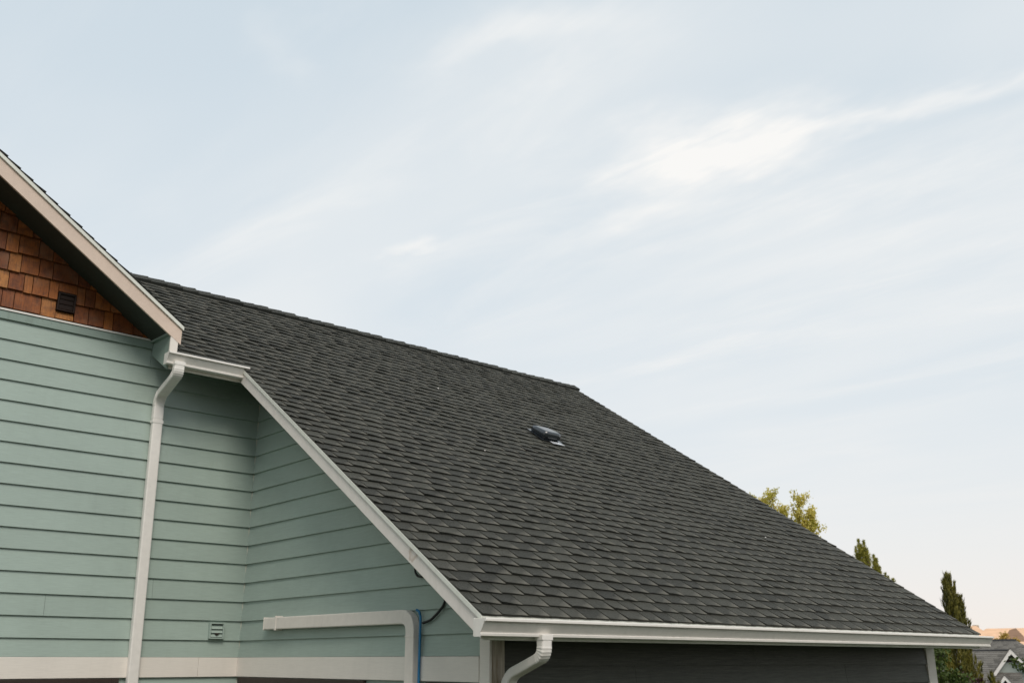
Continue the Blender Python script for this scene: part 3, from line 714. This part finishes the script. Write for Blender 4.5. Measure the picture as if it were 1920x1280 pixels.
def deciduous(x, y, top, lobes, label, lm, seed, leaf=.075, n=170, name='leafy_tree'):
    r = random.Random(seed); t = tree_root(name, label, 'tree', x, y); z0 = gz(x, y); base = V((x, y, z0))
    part('trunk', tube([base, base+V((.05, .03, (top-z0)*.45))], .12, 8, 0, .08), M['bark'], t, smooth=True)
    cr = MB(); br = MB(); fork = base+V((.05, .03, (top-z0)*.42))
    for (dx, dy, cz, rw, rh) in lobes:
        c = V((x+dx, y+dy, cz)); top_ = c+V((0, 0, rh*.8))
        b = tube([fork, fork.lerp(c, .5)+V((0, 0, -.1)), c, top_], .05, 6, .1, .012); o = len(br.v); br.v += b.v; br.tone += b.tone; br.f += [tuple(i+o for i in q) for q in b.f]
        for k in range(26):
            # twigs that climb out of the limb, each ending in a knot of leaves
            a = r.uniform(0, 6.283); h = r.uniform(-.95, 1.0); wr = rw*math.sqrt(max(0.05, 1-h*h))*r.uniform(.35, 1.08)
            tip = c+V((math.cos(a)*wr, math.sin(a)*wr, h*rh)); st = c+V((0, 0, (h-.45)*rh))
            b = tube([st, st.lerp(tip, .6)+V((0, 0, -.05)), tip], .014, 4, 0, .004); o = len(br.v); br.v += b.v; br.tone += b.tone; br.f += [tuple(i+o for i in q) for q in b.f]
            tn0 = r.random()
            for q in range(n//2):
                f = r.random()**.6; p = st.lerp(tip, f)+rvec(r)*r.random()**.5*.17
                leafquad(cr, p, rvec(r)+V((0, 0, -.3)), leaf*.75, leaf*r.uniform(.7, 1.2), r, min(1, max(0, tn0*.5+r.random()*.5)))
    part('branches', br, M['bark'], t); part('crown', cr, lm, t)
    return t
deciduous(29.78, 19.80, H+6.05, [(.14, -.20, H+5.0, .50, .95), (.28, -.45, H+4.4, .50, .9), (.60, -.95, H+4.9, .44, .95), (.78, -1.24, H+4.45, .40, .7), (-.26, .40, H+5.05, .24, .6), (-.05, .1, H+4.9, .3, .8), (0, 0, H+3.2, .9, 1.0)], 'yellow-green broadleaf tree rising behind the far roof edge', M['leaf_yellow'], 4, .08, 175)

def spire(t, spires, lm, seed, sp_w=.05, sp_l=.2, up=1.6):
    r = random.Random(seed); cr = MB(); br = MB()
    for (cx_, cy_, z0, z1, rad0, n) in spires:
        b = tube([V((cx_, cy_, z0)), V((cx_, cy_, z1-.1))], .05, 6, 0, .01); o = len(br.v); br.v += b.v; br.tone += b.tone; br.f += [tuple(i+o for i in q) for q in b.f]
        nb = max(8, n//75)
        for k in range(nb):
            f = r.random()**.9; a = r.uniform(0, 6.283)
            prof = math.sin(math.pi*min(1, (1-f)*.70+.005))**.95
            rr = rad0*prof*r.uniform(.45, 1.2); z = z0+(z1-z0)*f
            st = V((cx_+math.cos(a)*rr*.45, cy_+math.sin(a)*rr*.45, z-.30)); tip = V((cx_+math.cos(a)*rr, cy_+math.sin(a)*rr, min(z+.28*r.uniform(.6, 1.3), z1+.03)))
            tn0 = r.random()
            for q in range(n//nb):
                g = r.random(); p = st.lerp(tip, g)+rvec(r)*.06*(1.15-g)
                leafquad(cr, p, V((math.cos(a)*.5, math.sin(a)*.5, up))+rvec(r)*.7, sp_w*r.uniform(.5, 1), sp_l*r.uniform(.5, 1.1), r, min(1, tn0*.6+r.random()*.4))
    part('trunk', br, M['bark'], t); part('crown', cr, lm, t)
t = tree_root('columnar_conifer', 'tall narrow dark green conifer at the right end of the gutter', 'tree', 27.3, 12.4)
spire(t, [(27.25, 12.46, -1.2, H+2.22, .62, 17000), (27.34, 12.24, -1.2, H+1.62, .40, 9000), (27.2, 12.62, -1.2, H+.2, .42, 5000)], M['leaf_conifer'], 11, .03, .17, 2.4)
t = tree_root('small_conifer', 'low green conifer at the foot of the tall narrow conifer', 'tree', 27.2, 11.5)
spire(t, [(27.2, 11.6, -2.0, H-.35, .42, 5000)], M['leaf_conifer'], 12, .04, .14, 1.5)
def pine(t, c, tips, seed):
    r = random.Random(seed); cr = MB(); br = MB()
    for (dx, dy, z, n) in tips:
        tip = V((c[0]+dx, c[1]+dy, z)); st = V((c[0]+dx*.25, c[1]+dy*.25, z-1.0)); mid = V((c[0]+dx*.95, c[1]+dy*.95, z-.55))
        b = tube([st, mid, tip], .025, 5, .1, .006); o = len(br.v); br.v += b.v; br.tone += b.tone; br.f += [tuple(i+o for i in q) for q in b.f]
        for k in range(7):
            a = r.uniform(0, 6.283); sp0 = mid.lerp(tip, r.uniform(-.5, .45)); sp1 = sp0+V((math.cos(a)*.13, math.sin(a)*.13, r.uniform(.14, .30)))
            for q in range(n//16):
                g = r.random(); p = sp0.lerp(sp1, g); tn = r.random()
                leafquad(cr, p, (sp1-sp0).normalized()*.8+rvec(r)*.8, .014, .10, r, tn)
        for q in range(n):
            g = r.random(); p = mid.lerp(tip, g); leafquad(cr, p, V((0, 0, .9))+rvec(r)*.8, .016, .11*(1.1-g*.4), r, r.random())
    b = tube([V((c[0], c[1], gz(*c[:2]))), V((c[0], c[1], c[2]))], .12, 8, 0, .04); o = len(br.v); br.v += b.v; br.tone += b.tone; br.f += [tuple(i+o for i in q) for q in b.f]
    part('trunk', br, M['bark'], t); part('crown', cr, M['leaf_pine'], t)
t = tree_root('pine_tree', 'green conifer with upright brushy tips above the sloping roof edge', 'tree', 28.2, 15.2)
ux, uy = .478, -.879
tp = []
for s_, z in ((-.42, 3.05), (-.28, 3.35), (-.16, 3.58), (-.08, 3.45), (.02, 3.55), (.10, 3.3), (.02, 3.1), (-.2, 3.15), (.30, 3.1), (.38, 3.0), (.34, 2.8), (.46, 2.75), (-.1, 2.9), (.2, 2.7), (.62, 2.55), (.70, 2.45), (.86, 2.38), (.55, 2.3), (.95, 2.1), (.4, 2.4), (0, 2.6), (-.35, 2.7)):
    tp.append(((s_*.85-.08)*ux, (s_*.85-.08)*uy, H+z-.04, 420))
pine(t, (28.15, 15.25, H+2.9), tp, 5)
# shrubs seen under the gutter
deciduous(17.9, 8.55, H+.6, [(0, 0, H-.25, .36, .5), (.1, -.3, H-.7, .4, .5)], 'green leafy shrub just right of the white corner board', M['leaf_green'], 8, .07, 120, 'shrub')
deciduous(19.0, 8.6, H+.1, [(0, 0, H-.9, .5, .6), (.3, -.3, H-1.2, .5, .5)], 'dark purple-leaved shrub below the green one', M['leaf_purple'], 9, .07, 150, 'shrub')

# leafy branch reaching in from the right edge
t = tree_root('leafy_tree', 'green leafy branch reaching over the white dormer from the right edge', 'tree', 18.9, 5.2)
r = random.Random(3); cr = MB(); bs = MB(); z0 = gz(18.9, 5.2)
def addto(dst, b): o = len(dst.v); dst.v += b.v; dst.tone += b.tone; dst.f += [tuple(i+o for i in q) for q in b.f]
crown_c = V((18.9, 5.2, H-.7))
addto(bs, tube([V((18.9, 5.2, z0)), crown_c], .1, 8, 0, .05))
tips = [V((18.50, 7.52, H-.02)), V((18.55, 7.36, H-.05)), V((18.6, 7.25, H-.12)), V((18.6, 7.2, H-.2)), V((18.7, 7.0, H-.32)), V((18.62, 7.28, H-.42))]
for tp_ in tips:
    mid = crown_c.lerp(tp_, .55)+V((0, 0, .06)); addto(bs, tube([crown_c, mid, tp_], .022, 5, .2, .005))
    for q in range(170):
        g = r.uniform(.62, 1.02); p = crown_c.lerp(tp_, g)+rvec(r)*.09; leafquad(cr, p, rvec(r)+V((0, 0, -.5)), .045, .075, r, r.random())
for q in range(2600):
    p = crown_c+rvec(r)*V((1, 1, 1)).length/1.732*r.random()**.4*1.25; p.z = crown_c.z+(p.z-crown_c.z)*.8; leafquad(cr, p, rvec(r), .06, .09, r, r.random())
part('branches', bs, M['bark'], t); part('crown', cr, M['leaf_green'], t)

# ------------------------------------------------------------------ neighbours' houses
dn = V((.925, .38, 0)).normalized(); un = V((dn.y, -dn.x, 0))
def W(Dd, u, z, back=0): return un*u+dn*(Dd+back)+V((0, 0, H+z))
def quad(pts, thick=.12, nrm=None):
    return MB().prism(pts, tuple(V((0, 0, -thick))))
D1 = 50.
nb = thing('neighbour_house', 'grey shingled neighbour house with white trimmed dormer gables beyond the gutter end', 'house', tuple(W(D1, -.5, -H-3, 2)))
PN = .66
def rows_on(parent, u0, u1, z_top, z_bot, D0, name='roof_shingle_course', mat_=None):
    """real shingle courses on a slope that drops towards the camera; one joined part"""
    m_ = MB(); rs = random.Random(int(abs(u0)*100)+3); e = .16; k = 0; z = z_top
    while z > z_bot:
        x = u0+ (.3 if k % 2 else 0)
        while x < u1:
            wd = rs.choice([.22, .28, .34]); zt_ = z; zb_ = z-e*.55-.012
            bk = (zt_-z_top)/PN; bk2 = (zb_-z_top)/PN
            xx = min(x+wd, u1); a = .012; lift = .03
            c = [W(D0, x, zb_+lift, bk2), W(D0, xx, zb_+lift, bk2), W(D0, xx, zt_+.004, bk), W(D0, x, zt_+.004, bk), W(D0, x, zb_-.01, bk2), W(D0, xx, zb_-.01, bk2)]
            tn = rs.random(); o = len(m_.v); m_.v += [tuple(q) for q in c]; m_.tone += [tn]*6; m_.uv += [(0, 0), (1, 0), (1, 1), (0, 1), (0, 1), (0, 1)]
            m_.f += [(o, o+1, o+2, o+3), (o+4, o+5, o+1, o)]; x += wd
        z -= e*.555; k += 1
    o = part(name, m_, M['far_shingle'], parent, uv=True); o['kind'] = 'stuff'; return o
# upper roof: ridge, slope towards the camera, hip at the right
ur = part('upper_roof', MB().prism([W(D1, -3.2, .93, 3), W(D1, .50, .93, 3), W(D1, 4.0, -1.6, -.8), W(D1, -3.2, -1.6, -.8)], (0, 0, -.1)), M['far_shingle'], nb)
def W3(u, z): return W(D1, u, z, 3+(z-.93)/PN)
m_ = MB(); rs = random.Random(5); z = .93; k = 0
while z > -1.5:
    ur_ = .50+(.93-z)*1.35; x = -3.2+(.12 if k % 2 else 0)
    while x < ur_:
        wd = rs.choice([.2, .26, .32]); xx = min(x+wd, ur_); zb_ = z-.1
        c = [W3(x, zb_)+V((0, 0, .03)), W3(xx, zb_)+V((0, 0, .03)), W3(xx, z)+V((0, 0, .004)), W3(x, z)+V((0, 0, .004)), W3(x, zb_)-V((0, 0, .01)), W3(xx, zb_)-V((0, 0, .01))]
        o = len(m_.v); tn = rs.random(); m_.v += [tuple(q) for q in c]; m_.tone += [tn]*6; m_.uv += [(0, 0), (1, 0), (1, 1), (0, 1), (0, 1), (0, 1)]; m_.f += [(o, o+1, o+2, o+3), (o+4, o+5, o+1, o)]; x += wd
    z -= .089; k += 1
o = part('roof_shingle_field', m_, M['far_shingle'], ur, uv=True); o['kind'] = 'stuff'
part('ridge_cap', MB().prism([W(D1, -3.2, .98, 3), W(D1, .52, .98, 3), W(D1, .52, .90, 2.9), W(D1, -3.2, .90, 2.9)], tuple(dn*.12)), M['deck'], ur)
part('roof_back', MB().prism([W(D1, -3.2, .93, 3.01), W(D1, .5, .93, 3.01), W(D1, 4, -1.6, 7), W(D1, -3.2, -1.6, 7)], (0, 0, -.1)), M['far_shingle'], ur)
# lower cross roof in front: ridge line with slope to the camera
lr = part('lower_roof', MB().prism([W(D1, -3.0, .44, .2), W(D1, .18, .44, .2), W(D1, .18, -3, -5.0), W(D1, -3.0, -3, -5.0)], (0, 0, -.08)), M['far_shingle'], nb)
rows_on(lr, -3.0, .5, .44, -2.2, D1+.2)
part('ridge_cap', MB().prism([W(D1, -3.0, .40, .12), W(D1, .15, .44, .12), W(D1, .15, .50, .2), W(D1, -3.0, .46, .2)], tuple(dn*.10)), M['deck'], lr)
def dormer(uc, za, hw, hh, back, tw=.155):
    def Q(u, z, b=0): return W(D1, uc+u, z, back+b)
    wl_ = part('gable_wall', MB().prism([Q(-hw*.92, za-hh*.92), Q(hw*.92, za-hh*.92), Q(0, za-.1)], tuple(dn*.1)), M['far_wall'], nb)
    part('gable_wall', MB().prism([Q(-hw*.85, za-hh*.92-1.6), Q(hw*.85, za-hh*.92-1.6), Q(hw*.85, za-hh*.9), Q(-hw*.85, za-hh*.9)], tuple(dn*.1)), M['far_wall'], nb)
    tz = tw*1.42
    part('rake_trim', MB().prism([Q(0, za, -.25), Q(-hw, za-hh, -.25), Q(-hw+.05, za-hh-tz*.15, -.25), Q(-hw+tw*1.05, za-hh, -.25), Q(0, za-tz, -.25)], tuple(dn*.06)), M['far_trim'], nb)
    part('rake_trim', MB().prism([Q(0.002, za, -.25), Q(hw, za-hh, -.25), Q(hw-.05, za-hh-tz*.15, -.25), Q(hw-tw*1.05, za-hh, -.25), Q(.002, za-tz, -.25)], tuple(dn*.06)), M['far_trim'], nb)
    for sgn in (-1, 1):
        part('dormer_roof', MB().prism([Q(0, za+.06, -.27), Q(sgn*hw*1.02, za-hh+.04, -.27), Q(sgn*hw*1.02, za-hh+.04, 3.2), Q(0, za+.06, 3.2)], (0, 0, -.05)), M['far_shingle'], nb)
    part('gable_shakes', MB().prism([Q(-hw*.42, za-hh*.50, -.03), Q(hw*.42, za-hh*.50, -.03), Q(0, za-.12, -.03)], tuple(dn*.028)), M['brown'], nb)
dormer(.19, .50, .87, 1.10, -1.2)
dormer(-.19, -.58, .62, .80, -2.2, .13)
part('wall', MB().prism([W(D1, -3, -5.8, -4), W(D1, 4, -5.8, -4), W(D1, 4, -1.8, -4), W(D1, -3, -1.8, -4)], tuple(dn*9)), M['far_wall'], nb)

def hip_house(label, u0, u1, D0, zr, ze, half, hipl, hipr, mroof, depth_=4.5, rot=0, zbase=-5.8):
    c = W(D0, (u0+u1)/2, zbase, depth_); h = thing('far_house', label, 'house', tuple(c), 'far houses with brown roofs catching the sun')
    def Q(u, z, b): 
        p = W(D0, u, z, b)-c; return Matrix.Rotation(rot, 3, 'Z') @ p + c
    a, b = Q(u0, zr, depth_), Q(u1, zr, depth_); ee = [Q(u0-hipl, ze, 0), Q(u1+hipr, ze, 0), Q(u1+hipr, ze, 2*depth_), Q(u0-hipl, ze, 2*depth_)]
    m_ = MB().add([a, b]+ee, [(2, 3, 1, 0), (3, 4, 1), (4, 5, 0, 1), (5, 2, 0), (2, 5, 4, 3)]); rf = part('roof', m_, mroof, h)
    i = .35; m_ = MB().prism([Q(u0-hipl+i, zbase, i), Q(u1+hipr-i, zbase, i), Q(u1+hipr-i, zbase, 2*depth_-i), Q(u0-hipl+i, zbase, 2*depth_-i)], (0, 0, ze-zbase-.002)); part('wall', m_, M['far_wall2'], h)
    part('chimney', MB().box(tuple(Q(u1-.3, zr-.6, depth_+1)), tuple(Q(u1+.2, zr+.10, depth_+1.3))), M['far_wall2'], rf)
    for k in range(3):
        uu = u0-hipl+1.2+(u1+hipr-u0+hipl-2.4)*k/2.4
        part('window', MB().prism([Q(uu, ze-1.9, i-.04), Q(uu+.9, ze-1.9, i-.04), Q(uu+.9, ze-.8, i-.04), Q(uu, ze-.8, i-.04)], tuple(dn*.03)), M['glass'], h)
    return h
D2 = 95.
s2 = D2/70.
hip_house('far house whose sunlit hip roof shows just above the gutter end', -4.2*s2, -1.45*s2, D2-6, 2.18*s2*.95, .3, 4, 3.2, 3.2, M['brown_roof'], 4.5)
hip_house('far house with long sunlit brown roof along the right edge', -1.0*s2, 4.5*s2, D2+4, 2.02*s2*1.05, .4, 4, 3.5, 3.5, M['brown_roof'], 4.8, rad(-4))
hip_house('nearest far house with pale pinkish roof at the right edge', 2.0*s2, 5*s2, D2-20, 2.1*s2*.8, .3, 4, 1.9, 3, M['brown_roof2'], 4.0, rad(6))
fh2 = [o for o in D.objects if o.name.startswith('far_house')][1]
part('shaded_roof_face', MB().prism([W(D2-3, .5, 2.40), W(D2-3, 1.0, 2.55), W(D2-3, 1.5, 1.9), W(D2-3, 1.5, 1.5), W(D2-3, -.1, 1.5)], tuple(dn*.4)), mat('shade_brown_roof', f_farroof((.36, .24, .17))), fh2)  # added slab in darker brown that stands for the roof's shadow side
deciduous(*tuple((W(D2-12, .0, 0))[:2]), H+2.2, [(0, 0, H+1.1, .75, .9), (.2, -.7, H+.8, .6, .7)], 'small golden tree in front of the far brown roofs', M['leaf_gold'], 31, .16, 60, 'small_tree')

# ------------------------------------------------------------------ two unseen houses added behind the camera to block low sky light
def back_house(label, x0, x1, y0, y1, hw, hr):
    h = thing('sky_blocker_house', label, 'house', ((x0+x1)/2, (y0+y1)/2, 0), 'added unseen houses that block low sky light')
    part('wall', MB().box((x0, y0, 0), (x1, y1, hw)), M['far_wall2'], h)
    ym = (y0+y1)/2
    rf = part('roof', MB().prism([(x0-.4, y0-.4, hw-.1), (x0-.4, ym, hr), (x0-.4, y1+.4, hw-.1)], (x1-x0+.8, 0, 0)), M['far_shingle'], h)
    n = int((x1-x0)/2.6)
    for st in range(2):
        for k in range(n):
            xx = x0+1+(x1-x0-2)*k/max(1, n-1)
            f = part('window', MB().box((xx-.6, y1, 1+st*2.8), (xx+.6, y1+.05, 2.4+st*2.8)), M['far_trim'], h); part('pane', MB().box((xx-.5, y1+.03, 1.1+st*2.8), (xx+.5, y1+.056, 2.3+st*2.8)), M['glass'], f)
back_house('added two storey house blocking low sky light, behind the camera on the left', -16, -3.3, -24, -13, 7.6, 11.6)
back_house('added two storey house blocking low sky light, behind the camera on the right', -3.0, 10.5, -24, -13, 7.8, 11.9)
